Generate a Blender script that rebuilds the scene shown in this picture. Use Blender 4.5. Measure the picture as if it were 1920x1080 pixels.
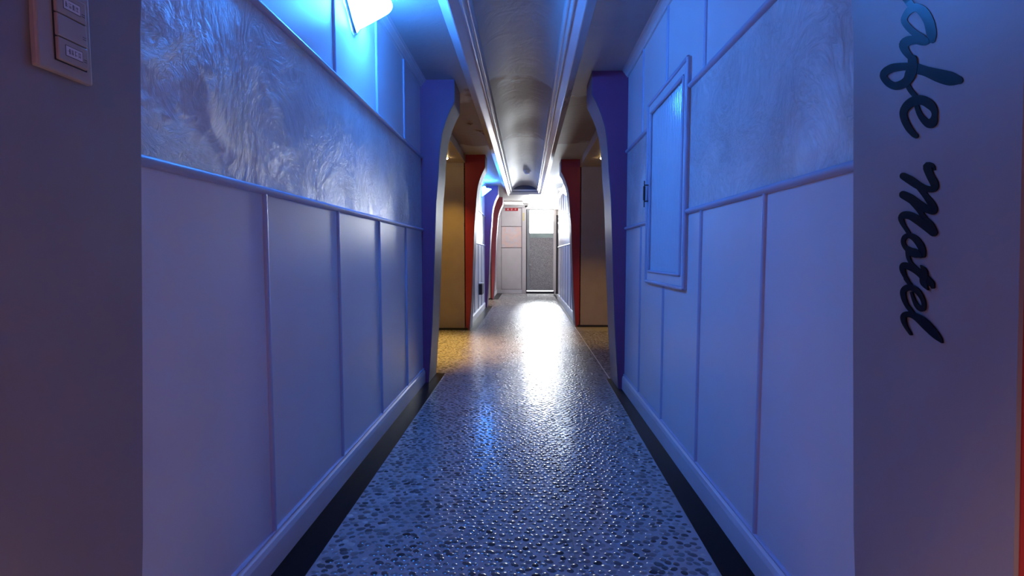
import bpy, bmesh, math, random
import numpy as np
from mathutils import Vector, Matrix

for o in list(bpy.data.objects):
    bpy.data.objects.remove(o)
SC = bpy.context.scene
COL = SC.collection
R = math.radians

# ------------------------------------------------------------------ camera
CAM_H = 0.95
FOC = 950.0
cam_d = bpy.data.cameras.new('camera')
cam_d.sensor_width = 36.0
cam_d.lens = FOC / 1920.0 * 36.0
cam_d.clip_start = 0.02
cam = bpy.data.objects.new('camera', cam_d)
PITCH = math.atan(60.0 / FOC)
YAW = math.atan(28.0 * math.cos(PITCH) / FOC)
cam.location = (0, 0, CAM_H)
cam.rotation_euler = (math.pi / 2 - PITCH, 0, YAW)
COL.objects.link(cam)
SC.camera = cam

# ------------------------------------------------------------------ world, exposure
w = bpy.data.worlds.new('world')
SC.world = w
w.use_nodes = True
w.node_tree.nodes['Background'].inputs[0].default_value = (0.5, 0.6, 0.8, 1)
w.node_tree.nodes['Background'].inputs[1].default_value = 0.02
SC.view_settings.view_transform = 'Standard'
SC.view_settings.look = 'None'
SC.view_settings.gamma = 1.0
SC.view_settings.use_curve_mapping = False
SC.view_settings.exposure = 1.38
SC.cycles.max_bounces = 8
SC.cycles.diffuse_bounces = 5
SC.cycles.glossy_bounces = 4
SC.cycles.sample_clamp_indirect = 6.0
SC.cycles.use_denoising = True

# light levels, all in one place
BLUE = (0.035, 0.25, 1.0)
BLUE_STRENGTH = 48.0          # glowing shade of the near sconce
BLUE_FAR_STRENGTH = 30.0
WHITE = (0.80, 0.93, 1.0)
WHITE_STRENGTH = 20.0
WINDOW_STRENGTH = 38.0
BATTEN_STRENGTH = 1.6
AMBER = (1.0, 0.58, 0.11)
AMBER_WATTS = 270.0
WARM = (1.0, 0.40, 0.17)
WARM_WATTS = 50.0
NEAR_WARM = (1.0, 0.60, 0.38)
NEAR_WATTS = 200.0
VIOLET = (0.50, 0.16, 1.0)
VIOLET_WATTS = 26.0

# ------------------------------------------------------------------ main measures (metres)
XL, XR = -0.775, 0.695        # wall panelling faces
CEIL = 2.22
PASS = 2.12                   # ceiling of the side passages
END = 12.9                    # end wall
L1 = (0.57, 4.037)            # wall blocks along the corridor, left
L2 = (6.44, 9.575)
L3 = (11.04, END)
R1 = (0.635, 3.895)
R2 = (6.777, 11.25)
BACK = -1.8
PIER = 0.31
SIDE = 2.6                    # how deep the passages are built
PROF = [(0, .042), (.2, .056), (.43, .072), (.79, .088), (1.34, .11), (1.533, .128), (1.66, .135), (1.76, .145),
        (1.84, .158), (1.923, .184), (1.97, .203), (2.013, .223), (2.045, .241), (2.062, .249), (CEIL, .25)]

def prof(z):
    for (a, b), (c, d) in zip(PROF, PROF[1:]):
        if z <= c:
            return b + (d - b) * (z - a) / (c - a)
    return PROF[-1][1]

# ------------------------------------------------------------------ materials
def nt(name):
    m = bpy.data.materials.new(name)
    m.use_nodes = True
    n = m.node_tree
    b = n.nodes['Principled BSDF']
    return m, n, b

def N(n, kind, **kw):
    x = n.nodes.new(kind)
    for k, v in kw.items():
        if k.startswith('i_'):
            x.inputs[k[2:].replace('_', ' ')].default_value = v
        else:
            setattr(x, k, v)
    return x

def ramp(n, fac, stops):
    r = n.nodes.new('ShaderNodeValToRGB')
    e = r.color_ramp.elements
    while len(e) < len(stops):
        e.new(0.5)
    for el, (p, c) in zip(e, stops):
        el.position = p
        el.color = (*c, 1) if len(c) == 3 else c
    n.links.new(fac, r.inputs[0])
    return r.outputs[0]

def coords(n):
    return n.nodes.new('ShaderNodeNewGeometry').outputs['Position']

def paint(name, col, rough=0.4, var=0.06, bump=0.02, scale=6.0, spec=0.5, metal=0.0):
    """painted surface: slight mottling of the colour, fine orange-peel relief"""
    m, n, b = nt(name)
    p = coords(n)
    t = N(n, 'ShaderNodeTexNoise', i_Scale=scale, i_Detail=5.0)
    n.links.new(p, t.inputs['Vector'])
    lo = tuple(c * (1 - var) for c in col)
    hi = tuple(min(1, c * (1 + var)) for c in col)
    n.links.new(ramp(n, t.outputs[0], [(0.3, lo), (0.7, hi)]), b.inputs['Base Color'])
    b.inputs['Roughness'].default_value = rough
    b.inputs['Specular IOR Level'].default_value = spec
    b.inputs['Metallic'].default_value = metal
    if bump:
        t2 = N(n, 'ShaderNodeTexNoise', i_Scale=180.0, i_Detail=2.0)
        n.links.new(p, t2.inputs['Vector'])
        bp = N(n, 'ShaderNodeBump', i_Strength=bump * 3, i_Distance=0.002)
        n.links.new(t2.outputs[0], bp.inputs['Height'])
        n.links.new(bp.outputs[0], b.inputs['Normal'])
    return m

def glow(name, col, strength):
    m, n, b = nt(name)
    b.inputs['Base Color'].default_value = (0.8, 0.8, 0.8, 1)
    b.inputs['Emission Color'].default_value = (*col, 1)
    b.inputs['Emission Strength'].default_value = strength
    return m

def swirl_paper():
    """embossed wall covering: glossy scraped plaster strokes"""
    m, n, b = nt('embossed_wallpaper')
    p = coords(n)
    mp = N(n, 'ShaderNodeMapping')
    mp.inputs['Scale'].default_value = (1, 1, 0.85)
    n.links.new(p, mp.inputs[0])
    big = N(n, 'ShaderNodeTexNoise', i_Scale=3.0, i_Detail=3.0, i_Distortion=1.5)
    n.links.new(mp.outputs[0], big.inputs['Vector'])
    # direction of the strokes wanders: distort the coordinates by the large noise
    add = N(n, 'ShaderNodeMixRGB', blend_type='ADD')
    add.inputs[0].default_value = 1.1
    n.links.new(mp.outputs[0], add.inputs[1])
    n.links.new(big.outputs['Color'], add.inputs[2])
    mp2 = N(n, 'ShaderNodeMapping')
    mp2.inputs['Scale'].default_value = (10, 13, 8)
    n.links.new(add.outputs[0], mp2.inputs[0])
    st = N(n, 'ShaderNodeTexNoise', i_Scale=2.4, i_Detail=8.0, i_Roughness=0.68, i_Distortion=0.6)
    n.links.new(mp2.outputs[0], st.inputs['Vector'])
    mk = N(n, 'ShaderNodeTexNoise', i_Scale=4.5, i_Detail=2.0)
    n.links.new(p, mk.inputs['Vector'])
    mkr = N(n, 'ShaderNodeMapRange'); mkr.inputs[1].default_value = 0.42; mkr.inputs[2].default_value = 0.68
    mkr.inputs[3].default_value = 0.12; mkr.inputs[4].default_value = 1.0
    n.links.new(mk.outputs[0], mkr.inputs[0])
    mul = N(n, 'ShaderNodeMath', operation='MULTIPLY')
    n.links.new(st.outputs[0], mul.inputs[0]); n.links.new(mkr.outputs[0], mul.inputs[1])
    lump = N(n, 'ShaderNodeTexNoise', i_Scale=16.0, i_Detail=4.0, i_Roughness=0.6)
    n.links.new(add.outputs[0], lump.inputs['Vector'])
    mix = N(n, 'ShaderNodeMath', operation='MULTIPLY_ADD')
    n.links.new(lump.outputs[0], mix.inputs[0])
    mix.inputs[1].default_value = 0.35
    n.links.new(mul.outputs[0], mix.inputs[2])
    bp = N(n, 'ShaderNodeBump', i_Strength=0.85, i_Distance=0.009)
    n.links.new(mix.outputs[0], bp.inputs['Height'])
    n.links.new(bp.outputs[0], b.inputs['Normal'])
    cf = N(n, 'ShaderNodeMixRGB'); cf.inputs[0].default_value = 0.62
    n.links.new(big.outputs[0], cf.inputs[1]); n.links.new(st.outputs[0], cf.inputs[2])
    n.links.new(ramp(n, cf.outputs[0], [(0.36, (0.50, 0.475, 0.48)), (0.48, (0.61, 0.59, 0.60)), (0.62, (0.72, 0.71, 0.73))]), b.inputs['Base Color'])
    b.inputs['Roughness'].default_value = 0.30
    b.inputs['Specular IOR Level'].default_value = 0.36
    return m

def ceiling_paper():
    m, n, b = nt('ceiling_paper')
    p = coords(n)
    t = N(n, 'ShaderNodeTexNoise', i_Scale=1.3, i_Detail=6.0, i_Distortion=0.8)
    n.links.new(p, t.inputs['Vector'])
    # an old water stain with its own outline over the crossing (y about 3.9 to 5.6)
    sx = N(n, 'ShaderNodeSeparateXYZ')
    n.links.new(p, sx.inputs[0])
    d = N(n, 'ShaderNodeMath', operation='SUBTRACT'); d.inputs[1].default_value = 4.95
    n.links.new(sx.outputs[1], d.inputs[0])
    a = N(n, 'ShaderNodeMath', operation='ABSOLUTE')
    n.links.new(d.outputs[0], a.inputs[0])
    t3 = N(n, 'ShaderNodeTexNoise', i_Scale=2.6, i_Detail=4.0)
    n.links.new(p, t3.inputs['Vector'])
    s = N(n, 'ShaderNodeMath', operation='MULTIPLY_ADD')
    n.links.new(t3.outputs[0], s.inputs[0]); s.inputs[1].default_value = 1.6
    n.links.new(a.outputs[0], s.inputs[2])
    stain = ramp(n, s.outputs[0], [(0.0, (1, 1, 1)), (1.0, (0, 0, 0))])
    rr = n.nodes[-1]
    mr = N(n, 'ShaderNodeMapRange'); mr.inputs[1].default_value = 1.66; mr.inputs[2].default_value = 1.78
    mr.inputs[3].default_value = 1.0; mr.inputs[4].default_value = 0.0
    n.links.new(s.outputs[0], mr.inputs[0])
    base = ramp(n, t.outputs[0], [(0.3, (0.34, 0.325, 0.32)), (0.7, (0.41, 0.395, 0.39))])
    mx = N(n, 'ShaderNodeMixRGB')
    n.links.new(mr.outputs[0], mx.inputs[0])
    n.links.new(base, mx.inputs[1])
    mx.inputs[2].default_value = (0.20, 0.135, 0.115, 1)
    n.links.new(mx.outputs[0], b.inputs['Base Color'])
    wv = N(n, 'ShaderNodeTexNoise', i_Scale=5.0, i_Detail=3.0, i_Distortion=2.0)
    n.links.new(p, wv.inputs['Vector'])
    bp = N(n, 'ShaderNodeBump', i_Strength=0.16, i_Distance=0.02)
    n.links.new(wv.outputs[0], bp.inputs['Height'])
    n.links.new(bp.outputs[0], b.inputs['Normal'])
    b.inputs['Roughness'].default_value = 0.55
    return m

def pebble_mat():
    m, n, b = nt('pebble_stone')
    a = N(n, 'ShaderNodeAttribute', attribute_name='shade')
    p = coords(n)
    t = N(n, 'ShaderNodeTexNoise', i_Scale=120.0, i_Detail=3.0)
    n.links.new(p, t.inputs['Vector'])
    ad = N(n, 'ShaderNodeMath', operation='MULTIPLY_ADD')
    n.links.new(t.outputs[0], ad.inputs[0]); ad.inputs[1].default_value = 0.16
    n.links.new(a.outputs['Fac'], ad.inputs[2])
    c = ramp(n, ad.outputs[0], [(0.05, (0.03, 0.029, 0.031)), (0.32, (0.095, 0.092, 0.095)), (0.62, (0.19, 0.185, 0.185)), (0.85, (0.27, 0.26, 0.26)), (1.0, (0.44, 0.43, 0.42))])
    n.links.new(c, b.inputs['Base Color'])
    b.inputs['Roughness'].default_value = 0.15
    b.inputs['Specular IOR Level'].default_value = 0.36
    return m

def etched_metal():
    m, n, b = nt('patterned_metal_sheet')
    p = coords(n)
    v = N(n, 'ShaderNodeTexNoise', i_Scale=38.0, i_Detail=4.0, i_Distortion=3.0)
    n.links.new(p, v.inputs['Vector'])
    n.links.new(ramp(n, v.outputs[0], [(0.40, (0.20, 0.20, 0.21)), (0.52, (0.30, 0.29, 0.30)), (0.62, (0.52, 0.51, 0.52))]), b.inputs['Base Color'])
    b.inputs['Roughness'].default_value = 0.4
    b.inputs['Metallic'].default_value = 0.2
    bp = N(n, 'ShaderNodeBump', i_Strength=0.4, i_Distance=0.004)
    n.links.new(v.outputs[0], bp.inputs['Height'])
    n.links.new(bp.outputs[0], b.inputs['Normal'])
    return m

def stained_panel():
    m, n, b = nt('faded_pink_panel')
    p = coords(n)
    v = N(n, 'ShaderNodeTexNoise', i_Scale=5.5, i_Detail=5.0, i_Distortion=1.0)
    n.links.new(p, v.inputs['Vector'])
    n.links.new(ramp(n, v.outputs[0], [(0.42, (0.66, 0.58, 0.60)), (0.52, (0.72, 0.55, 0.52)), (0.66, (0.78, 0.58, 0.52))]), b.inputs['Base Color'])
    b.inputs['Roughness'].default_value = 0.45
    return m

M = {}
M['panel'] = paint('white_panel_paint', (0.68, 0.65, 0.68), 0.34, 0.03, 0.01, 3.0, 0.38)
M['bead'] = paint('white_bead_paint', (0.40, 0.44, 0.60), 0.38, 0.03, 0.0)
M['skirt'] = paint('white_skirting_paint', (0.68, 0.66, 0.70), 0.35, 0.04, 0.0)
M['paper'] = swirl_paper()
M['ceil'] = ceiling_paper()
M['cornice'] = paint('white_cornice_paint', (0.62, 0.61, 0.62), 0.20, 0.04, 0.0)
M['board'] = paint('slate_blue_board', (0.10, 0.11, 0.18), 0.6, 0.05, 0.0)
M['purple'] = paint('purple_paint', (0.19, 0.055, 0.155), 0.5, 0.05, 0.02)
M['red'] = paint('red_paint', (0.36, 0.034, 0.036), 0.42, 0.06, 0.02)
M['rose'] = paint('rose_red_paint', (0.50, 0.10, 0.12), 0.42, 0.06, 0.02)
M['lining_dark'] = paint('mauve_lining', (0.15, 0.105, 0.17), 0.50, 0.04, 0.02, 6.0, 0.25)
M['lining'] = paint('lilac_grey_lining', (0.25, 0.225, 0.25), 0.42, 0.04, 0.02)
M['beige'] = paint('beige_passage_paint', (0.39, 0.325, 0.27), 0.5, 0.05, 0.02)
M['grout'] = paint('pale_grout', (0.32, 0.31, 0.32), 0.20, 0.10, 0.02, 9.0, 0.55)
M['black'] = paint('black_border_tile', (0.005, 0.005, 0.006), 0.32, 0.1, 0.0, 6.0, 0.15)
M['pebble'] = pebble_mat()
M['seam'] = paint('dark_seam', (0.10, 0.10, 0.10), 0.4, 0.1, 0.0)
M['steel'] = paint('grey_metal', (0.45, 0.46, 0.48), 0.3, 0.04, 0.0, 10.0, 0.5, 0.8)
M['dark'] = paint('dark_iron', (0.02, 0.02, 0.025), 0.4, 0.1, 0.0)
M['white'] = paint('white_plastic', (0.75, 0.74, 0.73), 0.4, 0.02, 0.0)
M['cream'] = paint('ivory_plastic', (0.38, 0.33, 0.30), 0.38, 0.02, 0.0)
M['ink'] = paint('dark_print', (0.03, 0.03, 0.05), 0.5, 0.0, 0.0)
M['labelpaper'] = paint('pale_label', (0.62, 0.62, 0.68), 0.5, 0.02, 0.0)
M['vinyl'] = paint('black_gloss_vinyl', (0.004, 0.006, 0.012), 0.26, 0.1, 0.0, 6.0, 0.16)
M['signred'] = paint('sign_red', (0.55, 0.02, 0.03), 0.4, 0.04, 0.0)
M['signwhite'] = paint('sign_white', (0.85, 0.70, 0.70), 0.5, 0.02, 0.0)
M['yellow'] = paint('faded_yellow_sticker', (0.62, 0.52, 0.16), 0.5, 0.05, 0.0)
M['etched'] = etched_metal()
M['pinkpanel'] = stained_panel()
M['endwhite'] = paint('end_wall_paint', (0.60, 0.57, 0.58), 0.42, 0.04, 0.01)
M['endline'] = paint('grey_joint', (0.22, 0.20, 0.22), 0.5, 0.05, 0.0)
M['doorgrey'] = paint('grey_door_metal', (0.33, 0.35, 0.36), 0.35, 0.05, 0.0, 6.0, 0.5, 0.3)
M['greenbar'] = paint('grey_green_glazing_bar', (0.28, 0.36, 0.34), 0.3, 0.1, 0.0)
M['flute'] = paint('fluted_pane', (0.60, 0.66, 0.72), 0.08, 0.03, 0.0, 3.0, 0.7)
M['hatch'] = paint('hatch_frame_paint', (0.66, 0.67, 0.72), 0.28, 0.03, 0.0)
M['box'] = paint('dark_slate_plastic', (0.05, 0.05, 0.075), 0.4, 0.06, 0.0)
M['blueglass'] = glow('lit_blue_glass', BLUE, BLUE_STRENGTH)
M['bluefar'] = glow('lit_blue_glass_far', BLUE, BLUE_FAR_STRENGTH)
M['bluebulb'] = glow('lit_blue_bulb', BLUE, BLUE_STRENGTH * 6)
M['whiteglass'] = glow('lit_white_glass', WHITE, WHITE_STRENGTH)
M['window'] = glow('daylit_frosted_glass', (0.92, 0.97, 1.0), WINDOW_STRENGTH)
M['batten'] = glow('lit_batten_cover', (1.0, 0.86, 0.62), BATTEN_STRENGTH)
M['bulb'] = glow('lit_downlight_lens', (1.0, 0.72, 0.35), 25.0)
M['gap'] = glow('daylight_under_door', (0.95, 0.98, 1.0), 2.5)

# ------------------------------------------------------------------ mesh helpers
class MB:
    """collects vertices and faces, then links them as ONE mesh object"""
    def __init__(s):
        s.v = []; s.f = []; s.mi = []
    def add(s, vs, fs, mi=0):
        b = len(s.v)
        s.v += [tuple(v) for v in vs]
        s.f += [tuple(b + i for i in f) for f in fs]
        s.mi += [mi] * len(fs)
        return s
    def box(s, x0, x1, y0, y1, z0, z1, mi=0, ch=0.0):
        x0, x1 = sorted((x0, x1)); y0, y1 = sorted((y0, y1)); z0, z1 = sorted((z0, z1))
        if ch <= 0:
            vs = [(x, y, z) for x in (x0, x1) for y in (y0, y1) for z in (z0, z1)]
            return s.add(vs, [(0, 1, 3, 2), (4, 6, 7, 5), (0, 4, 5, 1), (2, 3, 7, 6), (0, 2, 6, 4), (1, 5, 7, 3)], mi)
        bm = bmesh.new()
        bmesh.ops.create_cube(bm, size=1.0)
        for v in bm.verts:
            v.co = ((x0 + x1) / 2 + v.co.x * (x1 - x0), (y0 + y1) / 2 + v.co.y * (y1 - y0), (z0 + z1) / 2 + v.co.z * (z1 - z0))
        bmesh.ops.bevel(bm, geom=bm.edges[:], offset=ch, segments=2, profile=0.5, affect='EDGES')
        bm.verts.index_update()
        s.add([v.co[:] for v in bm.verts], [[v.index for v in f.verts] for f in bm.faces], mi)
        bm.free()
        return s
    def sweep(s, pts, a, b, axis, mi=0):
        """closed 2-D outline pts swept from a to b along an axis; pts give the two other axes in x,y,z order"""
        def P(p, t):
            q = list(p); q.insert(axis, t); return tuple(q)
        n = len(pts)
        vs = [P(p, a) for p in pts] + [P(p, b) for p in pts]
        fs = [(i, (i + 1) % n, n + (i + 1) % n, n + i) for i in range(n)] + [tuple(range(n))[::-1], tuple(range(n, 2 * n))]
        return s.add(vs, fs, mi)
    def tube(s, p0, p1, r, seg=10, mi=0, r1=None):
        p0 = Vector(p0); p1 = Vector(p1); d = (p1 - p0).normalized()
        u = d.orthogonal().normalized(); w_ = d.cross(u)
        r1 = r if r1 is None else r1
        vs = []
        for p, q in ((p0, r), (p1, r1)):
            for k in range(seg):
                a = 2 * math.pi * k / seg
                vs.append(p + u * math.cos(a) * q + w_ * math.sin(a) * q)
        fs = [(k, (k + 1) % seg, seg + (k + 1) % seg, seg + k) for k in range(seg)] + [tuple(range(seg))[::-1], tuple(range(seg, 2 * seg))]
        return s.add(vs, fs, mi)
    def lathe(s, rz, c, axis=(0, 0, 1), seg=24, mi=0):
        """(radius, height) pairs turned about an axis through c"""
        d = Vector(axis).normalized(); u = d.orthogonal().normalized(); w_ = d.cross(u); c = Vector(c)
        vs = []; fs = []
        for r, h in rz:
            for k in range(seg):
                a = 2 * math.pi * k / seg
                vs.append(c + d * h + (u * math.cos(a) + w_ * math.sin(a)) * max(r, 1e-4))
        for i in range(len(rz) - 1):
            for k in range(seg):
                fs.append((i * seg + k, i * seg + (k + 1) % seg, (i + 1) * seg + (k + 1) % seg, (i + 1) * seg + k))
        fs.append(tuple(range(seg))[::-1]); fs.append(tuple((len(rz) - 1) * seg + k for k in range(seg)))
        return s.add(vs, fs, mi)
    def build(s, name, mat, parent=None, smooth=False):
        me = bpy.data.meshes.new(name)
        me.from_pydata(s.v, [], s.f)
        for m in (mat if isinstance(mat, (list, tuple)) else [mat]):
            me.materials.append(m)
        if any(s.mi):
            me.polygons.foreach_set('material_index', s.mi)
        bm = bmesh.new(); bm.from_mesh(me)
        bmesh.ops.recalc_face_normals(bm, faces=bm.faces[:])
        bm.to_mesh(me); bm.free()
        if smooth:
            me.polygons.foreach_set('use_smooth', [True] * len(me.polygons))
            me.set_sharp_from_angle(angle=R(40))
        me.update()
        o = bpy.data.objects.new(name, me)
        COL.objects.link(o)
        if parent is not None:
            o.parent = parent
            o.matrix_parent_inverse = Matrix.Translation(-Vector(parent.location))
        return o

def box(name, mat, dims, parent=None, ch=0.0):
    return MB().box(*dims, ch=ch).build(name, mat, parent)

def tag(o, label=None, cat=None, group=None, kind=None):
    if label: o['label'] = label
    if cat: o['category'] = cat
    if group: o['group'] = group
    if kind: o['kind'] = kind
    return o

def thing(name, label, cat, loc, group=None):
    o = bpy.data.objects.new(name, None)
    o.empty_display_size = 0.05
    o.location = loc
    COL.objects.link(o)
    return tag(o, label, cat, group)

def struct(o, label=None, cat=None):
    return tag(o, label, cat, None, 'structure')

# ------------------------------------------------------------------ floor with its embossed pebbles
floor = struct(box('floor', M['grout'], (-SIDE, SIDE, BACK, END + 0.1, -0.06, 0.0)), 'pebble patterned glossy floor running the length of the corridor', 'floor')
rng = np.random.default_rng(7)
SX, SY = 0.0305, 0.0236
LEFT_IN, RIGHT_IN = -0.658, 0.58          # inner edges of the black border in the front stretch
spots = []
row = 0
y = 1.36
while y < END - 0.02:
    if y < 4.02: xa, xb = LEFT_IN, RIGHT_IN + (y - 1.4) * 0.015
    elif y < 6.42: xa, xb = -1.35, 1.35
    elif y < 9.56: xa, xb = -0.640, 0.640
    elif y < 11.03: xa, xb = -0.80, 0.640
    else: xa, xb = -0.62, 0.66
    xs = np.arange(xa + 0.014 + (row % 2) * SX / 2, xb - 0.012, SX)
    for x in xs:
        spots.append((x, y))
    row += 1
    y += SY
spots = np.array(spots)
spots += rng.uniform(-1, 1, spots.shape) * np.array([0.0074, 0.0062])
nS = len(spots)
size = 0.0108 * rng.uniform(0.70, 1.12, nS)
elong = rng.uniform(1.05, 1.45, nS)
ang = rng.uniform(-0.7, 0.7, nS)
shade = np.clip(rng.normal(0.44, 0.21, nS), 0.02, 0.92)

def pebble_shape(seg, rings, top_rise):
    a = np.arange(seg) * 2 * np.pi / seg
    v = []
    for r, h in rings:
        v.append(np.stack([np.cos(a) * r, np.sin(a) * r, np.full(seg, h)], 1))
    v.append(np.array([[0, 0, rings[-1][1] + top_rise]]))
    v = np.concatenate(v)
    f = []
    for i in range(len(rings) - 1):
        for k in range(seg):
            k2 = (k + 1) % seg
            f += [(i * seg + k, i * seg + k2, (i + 1) * seg + k2), (i * seg + k, (i + 1) * seg + k2, (i + 1) * seg + k)]
    top = len(rings) * seg; b = (len(rings) - 1) * seg
    for k in range(seg):
        f.append((b + k, b + (k + 1) % seg, top))
    return v, np.array(f)
NEAR = pebble_shape(10, [(1.0, 0.0), (0.80, 0.48), (0.45, 0.85)], 0.15)
FAR = pebble_shape(8, [(1.0, 0.0), (0.62, 0.66)], 0.34)
PEB_H = 0.0019

def pebble_verts(shape, i):
    v = shape[0].copy()
    th = np.arctan2(v[:, 1], v[:, 0])
    lump = 1 + 0.07 * np.cos(2 * th + i * 1.3) + 0.05 * np.cos(3 * th + i * 2.1)
    x = v[:, 0] * size[i] * elong[i] * lump; yy = v[:, 1] * size[i] * lump
    c, s_ = np.cos(ang[i]), np.sin(ang[i])
    return np.stack([x * c - yy * s_, x * s_ + yy * c, v[:, 2] * (PEB_H if shape is NEAR else PEB_H * 0.85)], 1)

# the 300 nearest in view are parts of the floor, sharing 40 meshes
order = np.lexsort((spots[:, 0], spots[:, 1]))
lim = [i for i in order if spots[i, 1] > 1.42]
single = lim[:300]
single_set = set(single)
shapes = []
for k in range(40):
    i = single[k]
    me = bpy.data.meshes.new('pebble')
    me.from_pydata(pebble_verts(NEAR, i).tolist(), [], NEAR[1].tolist())
    at = me.attributes.new('shade', 'FLOAT', 'POINT')
    at.data.foreach_set('value', np.full(len(me.vertices), shade[i], dtype=np.float32))
    me.polygons.foreach_set('use_smooth', [True] * len(me.polygons))
    me.materials.append(M['pebble'])
    shapes.append(me)
for n_, i in enumerate(single):
    o = bpy.data.objects.new('pebble', shapes[(n_ * 17 + n_ // 40) % 40])
    o.location = (spots[i, 0], spots[i, 1], 0.0)
    o.rotation_euler.z = 0.0 if n_ % 2 else math.pi
    COL.objects.link(o)
    o.parent = floor
allv, allf, alls = [], [], []
base = 0
for i in range(nS):
    if i in single_set: continue
    sh = NEAR if spots[i, 1] < 3.2 else FAR
    v = pebble_verts(sh, i)
    v[:, 0] += spots[i, 0]; v[:, 1] += spots[i, 1]
    allv.append(v); allf.append(sh[1] + base); alls.append(np.full(len(v), shade[i], dtype=np.float32))
    base += len(v)
allv = np.concatenate(allv); allf = np.concatenate(allf); alls = np.concatenate(alls)
me = bpy.data.meshes.new('pebbles')
me.vertices.add(len(allv)); me.vertices.foreach_set('co', allv.astype(np.float32).ravel())
me.loops.add(len(allf) * 3); me.loops.foreach_set('vertex_index', allf.astype(np.int32).ravel())
me.polygons.add(len(allf))
me.polygons.foreach_set('loop_start', np.arange(0, len(allf) * 3, 3, dtype=np.int32))
me.polygons.foreach_set('use_smooth', np.ones(len(allf), dtype=bool))
me.update(calc_edges=True)
me.attributes.new('shade', 'FLOAT', 'POINT').data.foreach_set('value', alls)
me.materials.append(M['pebble'])
o = bpy.data.objects.new('pebbles', me); COL.objects.link(o); o.parent = floor; o['kind'] = 'stuff'
box('floor_seam', M['seam'], (0.1525, 0.1545, 1.2, END - 0.1, 0.0, 0.0004), floor)
box('floor_seam', M['steel'], (0.640, 0.646, 3.9, 6.75, 0.0, 0.002), floor)
box('floor_seam', M['seam'], (-0.655, 0.58, 1.74, 1.742, 0.0, 0.0004), floor)

# ------------------------------------------------------------------ walls
def vbead(mb, side, xw, y, z0, z1, wdt, d):
    """upright half-round bead on the wall face x = xw; side is the direction it stands proud"""
    pts = []
    for k in range(7):
        a = math.pi * k / 6
        pts.append((xw + side * math.sin(a) * d, y - math.cos(a) * wdt / 2))
    pts.append((xw - side * 0.003, y + wdt / 2)); pts.append((xw - side * 0.003, y - wdt / 2))
    mb.sweep(pts, z0, z1, 2)

def hbead(mb, side, xw, z, y0, y1, h, d):
    pts = []
    for k in range(7):
        a = math.pi * k / 6
        pts.append((xw + side * math.sin(a) * d, z - math.cos(a) * h / 2))
    pts.append((xw - side * 0.003, z + h / 2)); pts.append((xw - side * 0.003, z - h / 2))
    mb.sweep(pts, y0, y1, 1)

DADO, UPPER, SKIRT = 1.142, 1.672, 0.105

def panelled_wall(name, side, xw, y0, y1, f0, f1, joints, label, hole=None, passage_mat=None):
    """a wall along the corridor; side = +1 when the room lies at greater x. f0..f1 is the stretch with panels."""
    back = xw - side * 0.11
    wl = struct(box(name, M['beige'], (xw - side * 0.008, back, y0, y1, 0, CEIL + 0.05)), label, 'wall')
    face = xw
    js = [f0] + [j for j in joints if f0 < j < f1] + [f1]
    for a, b in zip(js, js[1:]):
        for z0, z1, nm in ((SKIRT, DADO, 'lower_panel'), (UPPER, CEIL, 'upper_panel')):
            box(nm, M['panel'], (face, face - side * 0.0085, a + 0.001, b - 0.001, z0 + 0.001, z1 - 0.001), wl)
    bands = [(f0, f1)] if hole is None else [(f0, hole[0]), (hole[1], f1)]
    for a, b in bands:
        box('wallpaper_band', M['paper'], (face, face - side * 0.0085, a, b, DADO, UPPER), wl)
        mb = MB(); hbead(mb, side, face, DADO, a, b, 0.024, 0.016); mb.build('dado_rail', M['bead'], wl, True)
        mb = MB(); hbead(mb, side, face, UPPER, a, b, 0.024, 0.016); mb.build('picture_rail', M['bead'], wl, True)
    for j in joints:
        if not f0 < j < f1: continue
        zt, zb = DADO - 0.010, UPPER + 0.010
        if hole and hole[0] < j < hole[1]: zt, zb = hole[2], hole[3]
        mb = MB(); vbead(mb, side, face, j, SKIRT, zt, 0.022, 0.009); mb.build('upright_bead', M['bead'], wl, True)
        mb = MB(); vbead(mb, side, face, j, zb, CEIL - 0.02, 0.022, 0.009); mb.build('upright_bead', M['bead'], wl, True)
    mb = MB()
    pts = [(face - side * 0.003, CEIL - 0.046), (face + side * 0.010, CEIL - 0.046), (face + side * 0.013, CEIL - 0.038), (face + side * 0.018, CEIL - 0.034),
           (face + side * 0.030, CEIL - 0.016), (face + side * 0.036, CEIL - 0.012), (face + side * 0.040, CEIL - 0.004), (face + side * 0.044, CEIL), (face - side * 0.003, CEIL)]
    mb.sweep(pts, f0, f1, 1); mb.build('cornice', M['cornice'], wl)
    return wl

def baseboard(name, side, xw, y0, y1, label):
    mb = MB()
    pts = [(xw - side * 0.003, 0), (xw + side * 0.016, 0), (xw + side * 0.016, SKIRT - 0.03), (xw + side * 0.013, SKIRT - 0.012), (xw + side * 0.004, SKIRT - 0.003), (xw - side * 0.003, SKIRT)]
    mb.sweep(pts, y0, y1, 1)
    o = mb.build(name, M['skirt'])
    mb = MB(); hbead(mb, side, xw, SKIRT + 0.002, y0, y1, 0.012, 0.009); mb.build('cap_bead', M['bead'], o, True)
    return struct(o, label, 'baseboard')

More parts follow.
